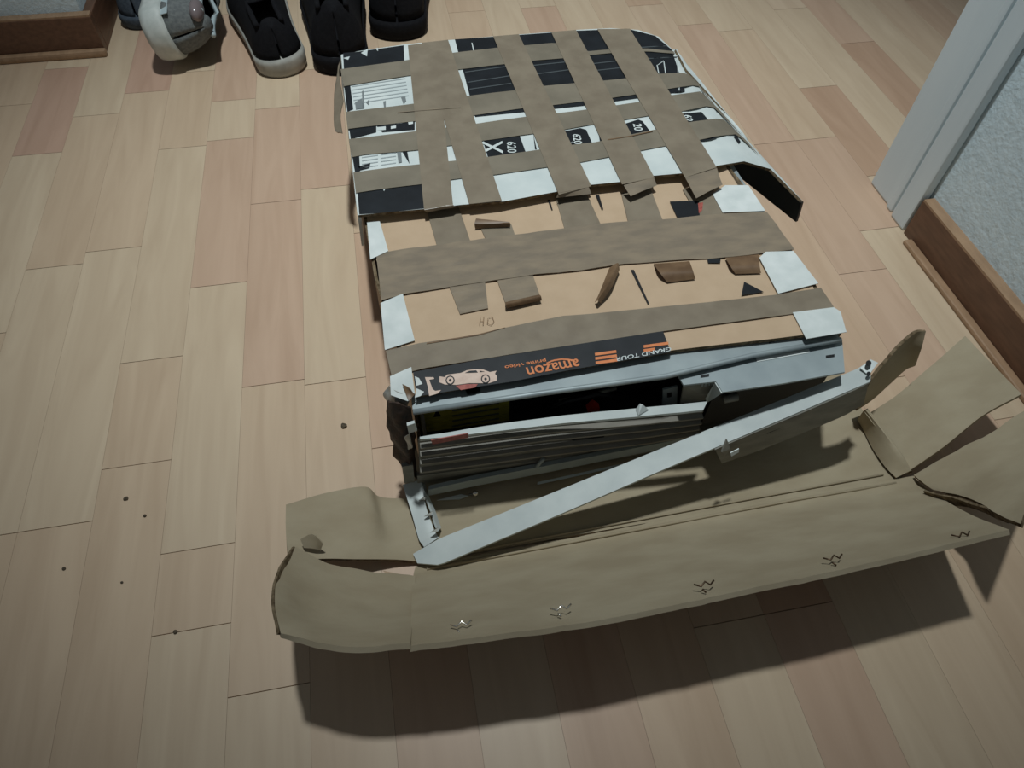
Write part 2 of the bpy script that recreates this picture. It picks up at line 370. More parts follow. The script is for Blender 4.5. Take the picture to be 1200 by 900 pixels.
# ================================================================ computer case
case = empty('computer_case', (0.42, 0.50, 0), 'dismantled grey steel computer case lying flat inside the cardboard, its front open', 'computer case')
CB = 0.0045
box('case_floor', (0.248, 0.335, CB), (0.626, 0.830, CB + 0.006), 'dim', case)
box('side_panel', (0.248, 0.346, CB + 0.006), (0.2515, 0.830, 0.1255), 'dim', case)
box('side_panel', (0.624, 0.356, CB + 0.006), (0.6275, 0.830, 0.1255), 'steel', case)
box('back_panel', (0.2515, 0.824, CB + 0.006), (0.624, 0.830, 0.1255), 'dim', case)
tp = slab('top_panel', [P(484, 483, z=.129), P(640, 460, z=.129), P(780, 441, z=.129), P(880, 417, z=.129), P(985, 398, z=.129), Vector((.628, .83, .129)), Vector((.246, .83, .129))], 0.003, 'steel', case)
tube('rolled_lip', [P(484, 483, z=.1275), P(640, 460, z=.1275), P(780, 441, z=.1275), P(880, 417, z=.1275), P(985, 398, z=.1275)], 0.0025, 'steel', case)
slab('clip', [P(545, 455, z=.1305), P(563, 452, z=.1305), P(562, 460, z=.1305), P(548, 462, z=.1305)], 0.0015, 'dark', case)
slab('clip', [P(902, 398, z=.1305), P(908, 397, z=.1305), P(908, 400, z=.1305), P(902, 401, z=.1305)], 0.0012, 'dark', case)
# inside: dark cage, yellow label, ribbon, red plug
box('inner_bulkhead', (0.2515, 0.368, CB + 0.006), (0.624, 0.372, 0.1255), 'dark', case)
box('motherboard_tray', (0.2516, 0.332, 0.040), (0.6239, 0.368, 0.044), 'dark', case)
yl = slab('yellow_label', [P(488, 484, Y=0.3600), P(597, 462, Y=0.3600), P(597, 497, Y=0.3600), P(488, 508, Y=0.3600)], 0.002, 'yellow', case, down=(0, 1, 0))
for i in range(4):
    slab('label_line', [P(530, 481 + i * 6, Y=0.3595), P(585, 472 + i * 6, Y=0.3595), P(585, 473.4 + i * 6, Y=0.3595), P(530, 482.4 + i * 6, Y=0.3595)], 0.0004, 'dim', yl, down=(0, 1, 0))
slab('label_mark', [P(512, 480, Y=0.3595), P(517, 488, Y=0.3595), P(508, 489, Y=0.3595)], 0.0005, 'dark', yl, down=(0, 1, 0))
slab('red_connector', [P(688, 481, Y=0.3440), P(696, 474, Y=0.3440), P(703, 478, Y=0.3440), P(702, 484, Y=0.3440), P(690, 487, Y=0.3440)], 0.006, 'redplug', case, down=(0, 1, 0))
tube('cable', [P(640, 482, Y=0.3570), P(665, 470, Y=0.3520), P(700, 462, Y=0.3540), P(735, 466, Y=0.3580)], 0.003, 'dark', case)
tube('cable', [P(655, 470, Y=0.3580), P(690, 463, Y=0.3550), P(722, 455, Y=0.3580)], 0.002, 'dim', case)
br_ = slab('drive_bracket', [P(777, 457, Y=0.3400), P(794, 453, Y=0.3400), P(793, 482, Y=0.3400), P(776, 485, Y=0.3400)], 0.002, 'steel', case, down=(0, 1, 0))
slab('bracket_hole', [P(782, 461, Y=0.3395), P(787, 460, Y=0.3395), P(787, 465, Y=0.3395), P(782, 466, Y=0.3395)], 0.0006, 'dark', br_, down=(0, 1, 0))
# optical drive at the right
zd = 0.122
dt = slab('drive_cover', [P(a, b, z=zd) for a, b in [(791, 433), (880, 417), (987, 399), (990, 436), (919, 449), (847, 459.5), (839, 447), (801, 451)]], 0.002, 'steel', case)
box('drive_body', (0.512, 0.322, 0.046), (0.622, 0.366, zd - 0.0025), 'dark', case)
slab('drive_paper_label', [P(a, b, z=zd + .0006) for a, b in [(886, 419), (948, 408.5), (949, 413), (887, 424)]], 0.0005, 'paper', dt)
for q in ([(821, 439.5), (831, 438), (831, 441), (821, 442.5)], [(968, 416.5), (978, 415), (978, 418), (968, 419.5)]):
    slab('slot', [P(a, b, z=zd + .0005) for a, b in q], 0.0004, 'dark', dt)
slab('drive_side_plate', [P(801, 452, Y=0.3310), P(838, 447, Y=0.3310), P(832, 468, Y=0.3270), P(797, 474, Y=0.3310)], 0.0015, 'dim', case, down=(0, 1, 0))
for i in range(4):
    slab('vent_tooth', [P(822 + i * 4, 450 - i * .6, Y=0.3288), P(824.5 + i * 4, 449.6 - i * .6, Y=0.3288), P(824 + i * 4, 453 - i * .6, Y=0.3288), P(821.5 + i * 4, 453.4 - i * .6, Y=0.3288)], 0.0006, 'steel', case, down=(0, 1, 0))
slab('bent_corner', [P(839, 447, z=zd - .001), P(847, 460, z=zd - .001), P(838, 466, z=.098), P(830, 471, z=.088), P(828, 466, z=.092)], 0.0015, 'bright', case)
tube('drive_spindle', [P(848, 468, Y=0.3190), P(864, 465, Y=0.3190)], 0.004, 'dim', case)
# louvred bezel
zl = 0.105
LUP = [(492, 512), (535, 505), (590, 496), (660, 487), (745, 478.5), (829, 470.5)]
LLO = [(492, 515), (535, 511), (590, 504), (660, 496), (748, 488), (824, 480.5)]
lip = sheet('bezel_lip', [[P(a, b, z=zl) for a, b in LUP], [P(a, b, z=zl) for a, b in LLO]], 0.003, 'bright', case, 30, 2, 0.0006, 50)
slab('broken_tab', [P(745, 480, z=zl + .001), P(750, 473, z=zl + .006), P(753, 474, z=zl + .006), P(760, 480, z=zl + .001), P(748, 487, z=zl + .001)], 0.002, 'bright', lip)
slab('pink_sticker', [P(505, 516, Y=.3105), P(549, 508, Y=.3105), P(549, 513, Y=.3105), P(507, 521, Y=.3105)], 0.0008, 'red', lip, down=(0, 1, 0))
for i in range(4):
    dy = 9.0 * i; Yb = .3175 - i * .0006
    a = [P(492, 519 + dy * 1.05, Y=Yb), P(640, 501 + dy, Y=Yb), P(760, 490.5 + dy * .85, Y=Yb), P(823 - i * 2, 484 + dy * .75, Y=Yb)]
    b = [q + Vector((0, -.0048, -.0012)) for q in a]; c = [q + Vector((0, -.0040, -.0045)) for q in a]
    sheet('louvre_slat', [a, b, c], 0.0012, 'louvre', case, 12, 4, 0, curve=False)
sheet('bezel_back', [[P(490, 515, Y=.3200), P(825, 482, Y=.3200)], [P(492, 560, Y=.3200), P(790, 522, Y=.3200)]], 0.002, 'dim', case, 6, 4)
lw = sheet('lower_cover', [[P(488, 553, Y=0.3230), P(640, 534, Y=0.3230), P(790, 515, Y=0.3230)], [P(489, 560, Y=0.3180), P(640, 541, Y=0.3180), P(790, 521, Y=0.3180)], [P(490, 573, Y=0.3205), P(640, 550, Y=0.3205), P(790, 528, Y=0.3205)]], 0.002, 'dim', case, 14, 8)
slab('grip_recess', [P(668, 514, Y=0.3155), P(710, 508, Y=0.3155), P(704, 519, Y=0.3155), P(678, 521, Y=0.3155)], 0.003, 'dark', lw, down=(0, 1, 0))
sheet('base_rail', [[P(503, 569, z=.028), P(560, 556, z=.028), P(640, 541, z=.029), P(800, 510, z=.030)], [P(502, 574, z=.028), P(560, 561, z=.028), P(640, 546, z=.029), P(800, 514, z=.030)], [P(502, 581, z=.016), P(560, 569, z=.016), P(640, 554, z=.016), P(800, 521, z=.018)]], 0.0015, 'steel', case, 20, 6, curve=False)
tube('rail_hook', [P(628, 548, z=.028), P(634, 541, z=.034), P(637, 537, z=.038)], 0.002, 'steel', case, 6)
sheet('base_strip', [[P(630, 565, z=.010), P(740, 541, z=.010), P(830, 522, z=.010)], [P(630, 568, z=.009), P(740, 544, z=.009), P(830, 525, z=.009)]], 0.001, 'steel', case, 8, 2)
# crushed left corner
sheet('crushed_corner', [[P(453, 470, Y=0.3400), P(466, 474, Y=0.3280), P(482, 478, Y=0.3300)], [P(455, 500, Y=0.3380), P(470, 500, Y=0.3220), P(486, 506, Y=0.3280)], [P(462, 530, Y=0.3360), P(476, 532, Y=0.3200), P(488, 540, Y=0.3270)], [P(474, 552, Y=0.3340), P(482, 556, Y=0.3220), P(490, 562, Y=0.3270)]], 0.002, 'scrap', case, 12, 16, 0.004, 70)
slab('broken_clip', [P(477, 499, Y=0.3160), P(486, 496, Y=0.3160), P(489, 505, Y=0.3160), P(479, 508, Y=0.3160)], 0.003, 'paper', case, down=(0, 1, 0))
sheet('torn_shred', [[P(474, 512, Y=0.3180), P(480, 508, Y=0.3140)], [P(479, 526, Y=0.3180), P(484, 524, Y=0.3140)]], 0.001, 'foil', case, 4, 6, 0.002, 90)
slab('corner_foot', [P(471, 547, Y=0.3190), P(484, 545, Y=0.3190), P(486, 565, Y=0.3190), P(474, 566, Y=0.3190)], 0.004, 'dim', case, down=(0, 1, 0))

# ================================================================ brown carton wrapped over the case
ZC = 0.135
wrap = empty('taped_carton', (0.42, 0.54, 0), 'brown taped carton sleeve over the computer case, with white paper corners and branded black tape', 'carton')
YF = [P(a, b, z=ZC) for a, b in ((487, 463), (640, 436), (790, 410), (985, 388))]
def edge(pxs):
    q = [P(a, b, z=ZC) for a, b in pxs]
    def f(y):
        for a, b in zip(q, q[1:]):
            if y <= b.y or b is q[-1]: return a.x + (b.x - a.x) * (min(y, q[-1].y) - a.y) / (b.y - a.y)
    return f
xl, xr = edge([(483, 440), (450, 345), (430, 262)]), edge([(990, 392), (920, 285), (850, 200)])
YB = 0.84
rows = []
for yv in (None, .43, .55, .70, YB):
    if yv is None: rows.append([q.copy() for q in YF])
    else: rows.append([Vector((xl(yv) + (xr(yv) - xl(yv)) * t, yv, ZC)) for t in (0, .29, .6, 1)])
sheet('top_panel', rows, 0.004, 'cardboard', wrap, 24, 24, 0.0010, 14, edge_m=CE, curve=False)
for sgn, fx in ((-1, xl), (1, xr)):
    ys = (.348, .48, .62, YB)
    sheet('side_wall', [[Vector((fx(y) + sgn * .002, y, ZC - .001)) for y in ys], [Vector((fx(y) + sgn * .002 if sgn > 0 else min(fx(y), .2455) - .001, y, .0046)) for y in ys]], 0.003, 'cardboard', wrap, 12, 8, 0.001, 20, edge_m=CE, curve=False)
sheet('back_wall', [[Vector((xl(YB), YB + .004, ZC - .001)), Vector((xr(YB), YB + .004, ZC - .001))], [Vector((xl(YB), YB + .004, .0046)), Vector((xr(YB), YB + .004, .0046))]], 0.003, 'cardboard', wrap, 8, 6)

def strip(name, A, B, z, m, parent, th=0.0004, n=24, amp=0.0, fs_=60, surf=None, nv=2, off=0.0):
    f = (lambda a, b: P(a, b, z=z)) if surf is None else (lambda a, b: surf(a, b, off))
    A = [(v.x, v.y) for v in resample([Vector((a, b, 0)) for a, b in A], n, False)]
    B = [(v.x, v.y) for v in resample([Vector((a, b, 0)) for a, b in B], n, False)]
    rows = []
    for k in range(nv + 1):
        t = k / nv; rows.append([f(A[i][0] * (1 - t) + B[i][0] * t, A[i][1] * (1 - t) + B[i][1] * t) for i in range(n + 1)])
    return sheet(name, rows, th, m, parent, n, nv, amp, fs_, curve=False)
def patch(name, pts, z, m, parent, th=0.0004): return slab(name, [P(a, b, z=z) for a, b in pts], th, m, parent)
Z1, Z2, Z3, Z4 = ZC + .0014, ZC + .0019, ZC + .0024, ZC + .0030
# stubs running lengthwise
for q in ([(500, 246), (537, 241), (551, 282), (512, 288)], [(561, 262), (599, 262), (604, 277), (570, 282)], [(650, 228), (686, 224), (705, 265), (662, 269)],
          [(728, 226), (762, 220), (777, 259), (737, 264)], [(800, 222), (832, 215), (850, 252), (820, 256)]):
    patch('tape_strip', q, Z1, 'tape', wrap)
strip('packing_tape', [(441, 299), (452, 295), (510, 287), (547, 282), (602, 275), (662, 267), (700, 262), (775, 257), (850, 250), (899, 248)],
      [(447, 352), (472, 345), (527, 336), (570, 330), (625, 322), (685, 316), (725, 310), (805, 304), (850, 302), (931, 292)], Z2, 'tape2', wrap, n=40, amp=.0009, nv=6)
strip('packing_tape', [(452, 411), (492, 402), (560, 392), (592, 384), (660, 370), (700, 367), (830, 354), (912, 345), (962, 337)],
      [(459, 441), (500, 431), (560, 421.5), (600, 415), (659, 406), (700, 400), (777, 388), (882, 374), (978, 361)], Z2, 'tape', wrap, n=40, amp=.0004, nv=4)
strip('tape_strip', [(525, 332), (568, 326)], [(539, 368), (572, 361)], Z1, 'tape2', wrap, n=6)
strip('tape_strip', [(582, 326), (624, 321)], [(594, 360), (634, 350)], Z1, 'tape2', wrap, n=6)
sheet('tape_curl', [px([(592, 354, ZC + .002), (632, 345, ZC + .002)]), px([(592, 356, ZC + .008), (634, 347, ZC + .008)]), px([(594, 361, ZC + .004), (635, 352, ZC + .004)])], .0004, 'tape_back', wrap, 6, 6)
sheet('tape_curl', [px([(557, 268, ZC + .002), (598, 266, ZC + .002)]), px([(556, 262, ZC + .008), (598, 262, ZC + .007)]), px([(558, 256, ZC + .009), (597, 260, ZC + .008)])], .0004, 'tape_back', wrap, 6, 4)
sheet('tape_curl', [px([(697, 354, ZC + .002), (702, 344, ZC + .008), (714, 314, ZC + .006)]), px([(700, 352, ZC + .010), (712, 334, ZC + .014), (724, 308, ZC + .010)]), px([(704, 355, ZC + .004), (716, 338, ZC + .008), (726, 316, ZC + .006)])], .0004, 'tape_back', wrap, 8, 6)
sheet('tape_curl', [px([(766, 309, ZC + .002), (808, 306, ZC + .002)]), px([(772, 318, ZC + .008), (812, 317, ZC + .007)]), px([(782, 331, ZC + .002), (815, 327, ZC + .002)])], .0004, 'tape_back', wrap, 6, 6)
sheet('tape_curl', [px([(850, 302, ZC + .003), (890, 298, ZC + .003)]), px([(856, 312, ZC + .006), (890, 310, ZC + .006)]), px([(862, 321, ZC + .002), (892, 320, ZC + .002)])], .0004, 'tape_back', wrap, 6, 6)
for q in ([(785, 236), (819, 235), (820, 254), (794, 255)], [(872, 330), (895, 342), (869, 346)], [(829, 304), (845, 301), (844, 308), (830, 308)]):
    patch('black_patch', q, Z1 + .0002, 'black', wrap)  # flat black patches on the carton top
patch('orange_print_mark', [(818, 238), (824, 237), (823, 246), (819, 250)], Z1 + .0004, 'red', wrap)
for a, b, w in (((741, 316), (760, 356), 1.8), ((643, 234), (647, 246), 1.4), ((700, 228), (706, 245), 2.0)):
    patch('panel_gap', [(a[0] - w, a[1]), (a[0] + w, a[1]), (b[0] + w * .5, b[1]), (b[0] - w * .5, b[1])], Z1, 'dark', wrap)
strip('packing_tape_edge', [(500, 401.5), (560, 391.5), (592, 383.5)], [(500, 403), (560, 393), (592, 384)], Z3, 'tape_back', wrap, n=8)
# white paper corners
for q in ([(430, 260), (445, 259), (455, 294), (434, 304)], [(446, 355), (472, 344), (486, 399), (451, 410)], [(835, 227), (850, 217), (877, 217), (897, 247), (847, 249)],
          [(890, 302), (897, 295), (930, 294), (959, 332), (912, 344)], [(929, 366), (977, 360), (985, 365), (992, 389), (945, 397)]):
    patch('paper_corner', q, Z3, 'paper', wrap, .0006)
patch('paper_corner', [(457, 441), (482, 430), (486, 461), (478, 470), (458, 463)], Z3, 'paper', wrap, .0006)
sheet('corner_fold', [px([(455, 452, ZC), (468, 460, ZC + .003), (482, 464, ZC)]), px([(449, 462, ZC - .012), (464, 470, ZC - .006), (478, 474, ZC - .010)]), px([(454, 474, ZC - .026), (468, 480, ZC - .022), (476, 484, ZC - .026)])], .0006, 'foil', wrap, 12, 10, .003, 80)
sheet('paper_scrap', [px([(471, 450, ZC + .006), (480, 456, ZC + .008)]), px([(479, 470, ZC + .003), (486, 462, ZC + .003)])], .0008, 'tape_back', wrap, 4, 4, .001, 90)
# pencil note
for q in ([(563, 372), (562, 381)], [(567, 371), (566, 381)], [(562, 377), (567, 376)], [(572, 373), (571, 379), (575, 381), (579, 377), (577, 371), (573, 372)]):
    tube('pencil_stroke', [P(a, b, z=ZC + .0012) for a, b in q], 0.0003, 'pencil', wrap, 4)
# branded black tape
bt = strip('printed_tape', [(484, 436), (560, 422), (600, 415.5), (659, 406), (777, 388)], [(488, 464.5), (560, 453), (600, 447), (660, 435), (786, 412.5)], Z3, 'blacktape', wrap, n=30)
ZT = Z3 + .0004
def on(a, b): return P(a, b, z=ZT)
def ang(a, b): d = on(*b) - on(*a); return math.atan2(d.y, d.x)
base = ang((600, 440), (680, 426))
text('brand_word', 'amazon', on(648, 431), .0165, base + math.pi, 'orange', bt, sx=.92)
text('small_print', 'prime video', on(616, 426.5), .0056, base + math.pi, 'orange', bt, sx=1.35)
arc = [(640, 425), (648, 421.5), (658, 420), (668, 420.5), (675, 423)]
strip('smile_arc', arc, [(641, 426.5), (648, 423.3), (658, 421.8), (668, 422.3), (674, 424)], ZT, 'orange', bt, .0002, 10)
def bar(n, x0, y0, x1, y1, h): patch(n, [(x0, y0), (x1, y1), (x1 + .5, y1 + h), (x0 + .5, y0 + h)], ZT, 'orange', bt, .0002)
for i in range(3): bar('arrow_bar', 697 + i * .4, 413.6 + i * 5, 722 + i * .6, 410.2 + i * 5, 3.2)
bar('arrow_bar', 754, 404.5, 783, 400.5, 3.2); bar('arrow_bar', 754, 409.2, 767, 407.4, 3.4)
text('white_print', 'GRAND TOUR', on(755, 414.6), .0058, base + math.pi + .02, 'white', bt, sx=1.35, shear=.2)
car = [(515, 441), (521, 442), (524, 439), (540, 437), (547, 434), (556, 432.6), (566, 433), (574, 436), (582, 434.5), (580, 438), (582.5, 441), (582, 446), (573, 449), (550, 449), (535, 451), (521, 450.5), (515, 448)]
cp = patch('car_picture', car, ZT, 'pink', bt, .0002)
def disc(n, cx, cy, r, z, m, parent): patch(n, [(cx + r * math.cos(t * math.pi / 6), cy + r * math.sin(t * math.pi / 6)) for t in range(12)], z, m, parent, .0002)
for cx, cy in ((527.5, 445.5), (569, 444)):
    disc('wheel', cx, cy, 5.4, ZT + .0003, 'blacktape', cp); disc('wheel_rim', cx, cy, 4.0, ZT + .0006, 'pink', cp); disc('wheel_hub', cx, cy, 1.6, ZT + .0009, 'blacktape', cp)
patch('car_window', [(545, 437), (550, 434.6), (558, 434), (560, 436.5)], ZT + .0003, 'blacktape', cp, .0002)
patch('car_window', [(562, 436), (562, 434.4), (568, 435.6)], ZT + .0003, 'blacktape', cp, .0002)
patch('red_print', [(534, 452), (548, 450), (560, 450), (557, 454), (540, 457)], ZT, 'red', bt, .0002)
patch('leg_picture', [(498, 442), (508, 442), (509, 444), (503, 445), (507, 456), (510, 458), (517, 457), (513, 461), (503, 464), (501, 452)], ZT, 'pink', bt, .0002)
patch('torn_paper', [(486, 441), (491, 443), (495, 450), (488, 452)], ZT, 'paper', bt, .0002)
patch('torn_paper', [(488, 455), (497, 459), (493, 464), (486, 466)], ZT, 'paper', bt, .0002)

# ================================================================ printed lid
lid = empty('carton_lid', (0.42, 0.65, 0), 'black and white printed carton lid criss-crossed with brown packing tape', 'carton lid')
ZL = 0.147
def lz(X): return ZL if X < .605 else ZL - (X - .605) * .22 - (X - .605) ** 2 * 2.2
def Lp(a, b, off=0.0):
    z = ZL + off
    q = P(a, b, z=z)
    for _ in range(25): q = P(a, b, z=lz(q.x) + off)
    return q
NEAR = [(420, 252), (495, 245), (540, 240), (590, 236), (650, 225), (688, 217), (728, 213), (765, 206), (800, 203), (835, 195), (872, 189), (903, 198), (941, 236)]
FAR = [(400, 64), (420, 60), (474, 52), (525, 47), (560, 44), (600, 41), (640, 38), (675, 35), (715, 33), (748, 35), (772, 43), (790, 60), (803, 84)]
nr, fr = [Lp(*q) for q in NEAR], [Lp(*q) for q in FAR]
body = sheet('lid_panel', [nr, [a.lerp(b, .33) for a, b in zip(nr, fr)], [a.lerp(b, .66) for a, b in zip(nr, fr)], fr], 0.003, 'white', lid, 60, 30, 0.0, edge_m=CE, curve=False, smooth=True)
# right hand wall of the lid, coloured black for its shaded inside
e0, e1 = nr[-1], fr[-1]
wall = []
for t, h in ((0, .027), (.2, .036), (.4, .045), (.7, .060), (1, .065)):
    a = e0.lerp(e1, t) + Vector((.001, 0, -.001)); wall.append((a, a + Vector((.003, -.001, -h))))
sheet('lid_side_wall', [[w[0] for w in wall], [w[1] for w in wall]], 0.003, 'black', lid, 16, 4, .0008, 30, curve=False)
# left wall and torn left flap
l0, l1 = nr[0], fr[0]
sheet('lid_side_wall', [[l0 + Vector((-.001, 0, -.001)), l0.lerp(l1, .5) + Vector((-.001, 0, -.001)), l1 + Vector((-.001, 0, -.001))], [l0 + Vector((-.003, 0, -.04)), l0.lerp(l1, .5) + Vector((-.004, 0, -.04)), l1 + Vector((-.006, 0, -.04))]], 0.003, 'white', lid, 10, 4, .001, 30, curve=False)
sheet('torn_side_flap', [px([(401, 66, ZL - .002), (396, 82, ZL - .004), (402, 118, ZL - .003)]), px([(397, 80, ZL - .008), (391, 118, ZL - .010), (398, 138, ZL - .008)]), px([(396, 96, ZL - .010), (391, 148, ZL - .014), (401, 156, ZL - .010)])], .0015, 'tape', lid, 8, 8, .001, 50)
bw = [q + Vector((0, .002, -.001)) for q in fr]
sheet('lid_back_wall', [bw, [q + Vector((0, .004, -.05)) for q in bw]], 0.003, 'black', lid, 20, 4, curve=False)

o1, o2, o3, o4 = .0004, .0007, .0012, .0017
def lpatch(name, pts, off, m, parent, th=.0004):
    # densify so the patch follows the bent surface
    n = len(pts); c = (sum(p[0] for p in pts) / n, sum(p[1] for p in pts) / n); ring = []
    for i in range(n):
        a, b = pts[i], pts[(i + 1) % n]
        for t in (0, .25, .5, .75): ring.append((a[0] * (1 - t) + b[0] * t, a[1] * (1 - t) + b[1] * t))
    vs = [Lp(*q, off) for q in ring] + [Lp(*c, off)]; k = len(ring); vs += [v - Vector((0, 0, th)) for v in vs[:k]]
    fs = [[i, (i + 1) % k, k] for i in range(k)] + [[i, (i + 1) % k, k + 1 + (i + 1) % k, k + 1 + i] for i in range(k)]
    return link(name, vs, fs, m, parent)
# black printed areas
bp_ = strip('black_print', [(533, 46), (600, 41.5), (675, 36), (735, 33.5), (768, 42), (787, 58)], [(557, 137), (612, 131.5), (683, 124), (742, 116), (790, 109), (803, 106)], 0, 'black', lid, .0003, 40, surf=Lp, nv=8, off=o1)
strip('black_print', [(402, 62), (420, 60.5), (473, 53)], [(403, 82), (420, 80), (474, 73)], 0, 'black', lid, .0003, 10, surf=Lp, off=o1)
strip('black_print', [(419, 226), (450, 221), (494, 215)], [(421, 251), (450, 249), (497, 244)], 0, 'black', lid, .0003, 10, surf=Lp, off=o1)
for q in ([(403, 98), (410, 97), (414, 128), (407, 131)], [(409, 150), (441, 147), (441, 155), (411, 163)], [(413, 184), (421, 183), (422, 201), (416, 202)], [(441, 147), (486, 142), (486, 152), (448, 155)],
          [(420, 195), (434, 191), (433, 197), (421, 200)], [(471, 177), (477, 176), (480, 192)]):
    lpatch('black_print', q, o1, 'black', lid)
for q in ([(423, 62), (431, 57), (430, 66)], [(440, 57), (443, 56), (443, 60)], [(448, 218.5), (453, 218), (450, 224)], [(402, 68), (410, 66), (408, 70)]):
    lpatch('worn_white_spot', q, o2, 'white', lid)
for q in ([(442, 149), (452, 148), (452, 152), (442, 153)], [(458, 148), (464, 147), (464, 150), (458, 151)], [(448, 145), (472, 142.5), (472, 144), (448, 146.5)], [(478, 142.5), (484, 142), (484, 145), (479, 146)]):
    lpatch('white_print_mark', q, o2, 'white', lid)
# text lines and small drawings in the left column
for i in range(6): lpatch('text_line', [(412 + i * .6, 101 + i * 4), (475 + i * .8, 91.5 + i * 4), (475 + i * .8, 92.4 + i * 4), (412 + i * .6, 102 + i * 4)], o1, 'faint', lid)
for i in range(4):
    for xa, xb in ((424, 443), (446, 464)): lpatch('text_line', [(xa, 184 + i * 4 - (xa - 424) * .14), (xb, 184 + i * 4 - (xb - 424) * .14), (xb, 185 + i * 4 - (xb - 424) * .14), (xa, 185 + i * 4 - (xa - 424) * .14)], o1, 'faint', lid)
for q in ([(416, 120), (424, 115), (426, 127), (417, 128)], [(424, 107), (426, 106), (427, 126), (425, 127)], [(429, 120), (433, 116), (432, 123)], [(449, 119), (452, 118), (452, 125), (450, 126)], [(470, 114), (475, 113), (476, 118), (473, 122)], [(465, 177), (470, 176), (471, 190), (467, 191)]):
    lpatch('small_drawing', q, o2, 'grey', lid)
# glints painted as grey lines, and fine white lines, in the black area
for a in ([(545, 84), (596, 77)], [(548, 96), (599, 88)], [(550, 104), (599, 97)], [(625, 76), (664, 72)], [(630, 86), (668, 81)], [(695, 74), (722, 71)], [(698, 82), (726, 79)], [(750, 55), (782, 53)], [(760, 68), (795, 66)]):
    lpatch('glint_line', [a[0], a[1], (a[1][0], a[1][1] + 1.0), (a[0][0], a[0][1] + 1.0)], o2, 'sheen', lid)
for a, b in (((793, 58), (796, 106)), ((778, 72), (780, 86)), ((770, 76), (772, 86)), ((771, 76), (778, 71)), ((553, 50), (555, 59))):
    w = .55; lpatch('white_line', [(a[0] - w, a[1]), (a[0] + w, a[1]), (b[0] + w, b[1]), (b[0] - w, b[1])], o2, 'white', lid)
# labels in the fourth row
for q in ([(566, 165), (609, 159), (616, 178), (572, 185)], [(655, 155), (680, 150), (687, 152), (695, 170), (662, 173)], [(729, 146), (748, 140), (753, 142), (762, 154), (738, 159)], [(792, 138), (800, 133), (822, 131), (829, 139), (834, 143), (800, 146)], [(700, 147), (704, 152), (706, 166), (703, 166)], [(625, 157), (629, 175), (627, 175)], [(838, 125), (842, 128), (840, 131)], [(812, 166), (840, 158), (840, 161), (814, 168)], [(862, 157), (868, 166), (866, 168), (860, 160)]):
    lpatch('black_print', q, o1, 'black', lid)
b2 = ang((600, 230), (800, 200))
text('printed_letter', 'X', Lp(579, 172.5, o2 + .0003), .030, math.radians(82), 'white', lid)
text('printed_number', '620', Lp(599, 172.5, o2 + .0003), .0135, math.radians(-98), 'white', lid)
text('printed_number', '620', Lp(676, 163, o2 + .0003), .0125, math.radians(-98), 'white', lid)
text('printed_number', '20', Lp(747, 149, o2 + .0003), .0135, math.radians(-98), 'white', lid)
text('printed_number', '62', Lp(806, 138.5, o2 + .0003), .0130, math.radians(-98), 'white', lid)
text('printed_letter', 'X', Lp(667, 169, o2 + .0003), .014, math.radians(82), 'grey', lid)
# cross tapes
C1a = [(399, 81), (473, 71), (530, 62), (581, 56), (614, 53), (651, 50), (690, 60), (735, 56.5), (762, 57), (789, 60)]
C1b = [(403, 101), (481, 88), (540, 81), (590, 75), (624, 71), (662, 68), (692, 64.5), (735, 60.5), (762, 60.5), (791, 63)]
C2a = [(405, 131), (482, 122), (551, 112), (600, 106), (635, 101), (671, 97.5), (704, 95), (731, 92), (762, 87), (799, 85), (812, 88), (824, 108)]
C2b = [(408, 151), (440, 147), (485, 142), (556, 135), (610, 127), (645, 123.5), (680, 119), (715, 115), (742, 111), (776, 105), (818, 99), (838, 124)]
C3a = [(409, 163), (485, 154), (557, 145), (612, 137), (647, 133.5), (683, 129), (716, 124), (746, 120), (779, 112.5), (822, 107), (845, 131)]
C3b = [(412, 184), (427, 181), (488, 176), (565, 165), (621, 157), (657, 152.5), (693, 146), (728, 141), (757, 136), (790, 132), (834, 123), (868, 157)]
C4a = [(414, 202), (465, 195), (487, 193), (571, 184), (627, 176), (659, 171), (699, 166.5), (737, 158), (766, 152), (800, 144), (846, 138), (873, 163)]
C4b = [(417, 226), (450, 221), (492, 216), (539, 209), (578, 205), (639, 196), (675, 191), (713, 184), (748, 177), (779, 171), (814, 165), (842, 159), (864, 157), (889, 181)]
for A, B in ((C1a, C1b), (C2a, C2b), (C3a, C3b), (C4a, C4b)):
    strip('packing_tape', A, B, 0, 'tape3', lid, .0003, 48, .0003, 50, surf=Lp, nv=4, off=o3)
# lengthwise tapes: (near left, near right, far left, far right), last value droop of the free end
for nl, nrr, fl, frr in (((497, 246), (531, 241), (478, 53), (511, 49)), ((550, 239), (588, 235), (494, 50), (525, 46.5)), ((655, 228), (693, 218), (578, 42.5), (608, 40)), ((729, 216), (767, 208), (646, 37.5), (675, 35)), ((803, 208), (840, 196), (700, 34), (738, 33.5))):
    strip('packing_tape', [nl, fl], [nrr, frr], 0, 'tape', lid, .0003, 24, .0003, 50, surf=Lp, nv=3, off=o4)
for q in ([(655, 226), (690, 219), (693, 227), (652, 232)], [(731, 217), (766, 208), (770, 217), (739, 230)], [(803, 208), (840, 197), (847, 216), (816, 232)], [(497, 245), (531, 240), (534, 243), (500, 248)]):
    (a, b, c, d) = q
    sheet('tape_end', [[Lp(*a, o4 + .0003), Lp(*b, o4 + .0003)], [P(*d, z=ZL - .003), P(*c, z=ZL - .003)]], .0004, 'tape2', lid, 8, 6, .0012, 60)
strip('tape_ridge', [(712, 163), (738, 159), (765, 153)], [(712, 164), (738, 160), (765, 154)], 0, 'tape_back', lid, .0003, 8, surf=Lp, off=o4 + .0004)
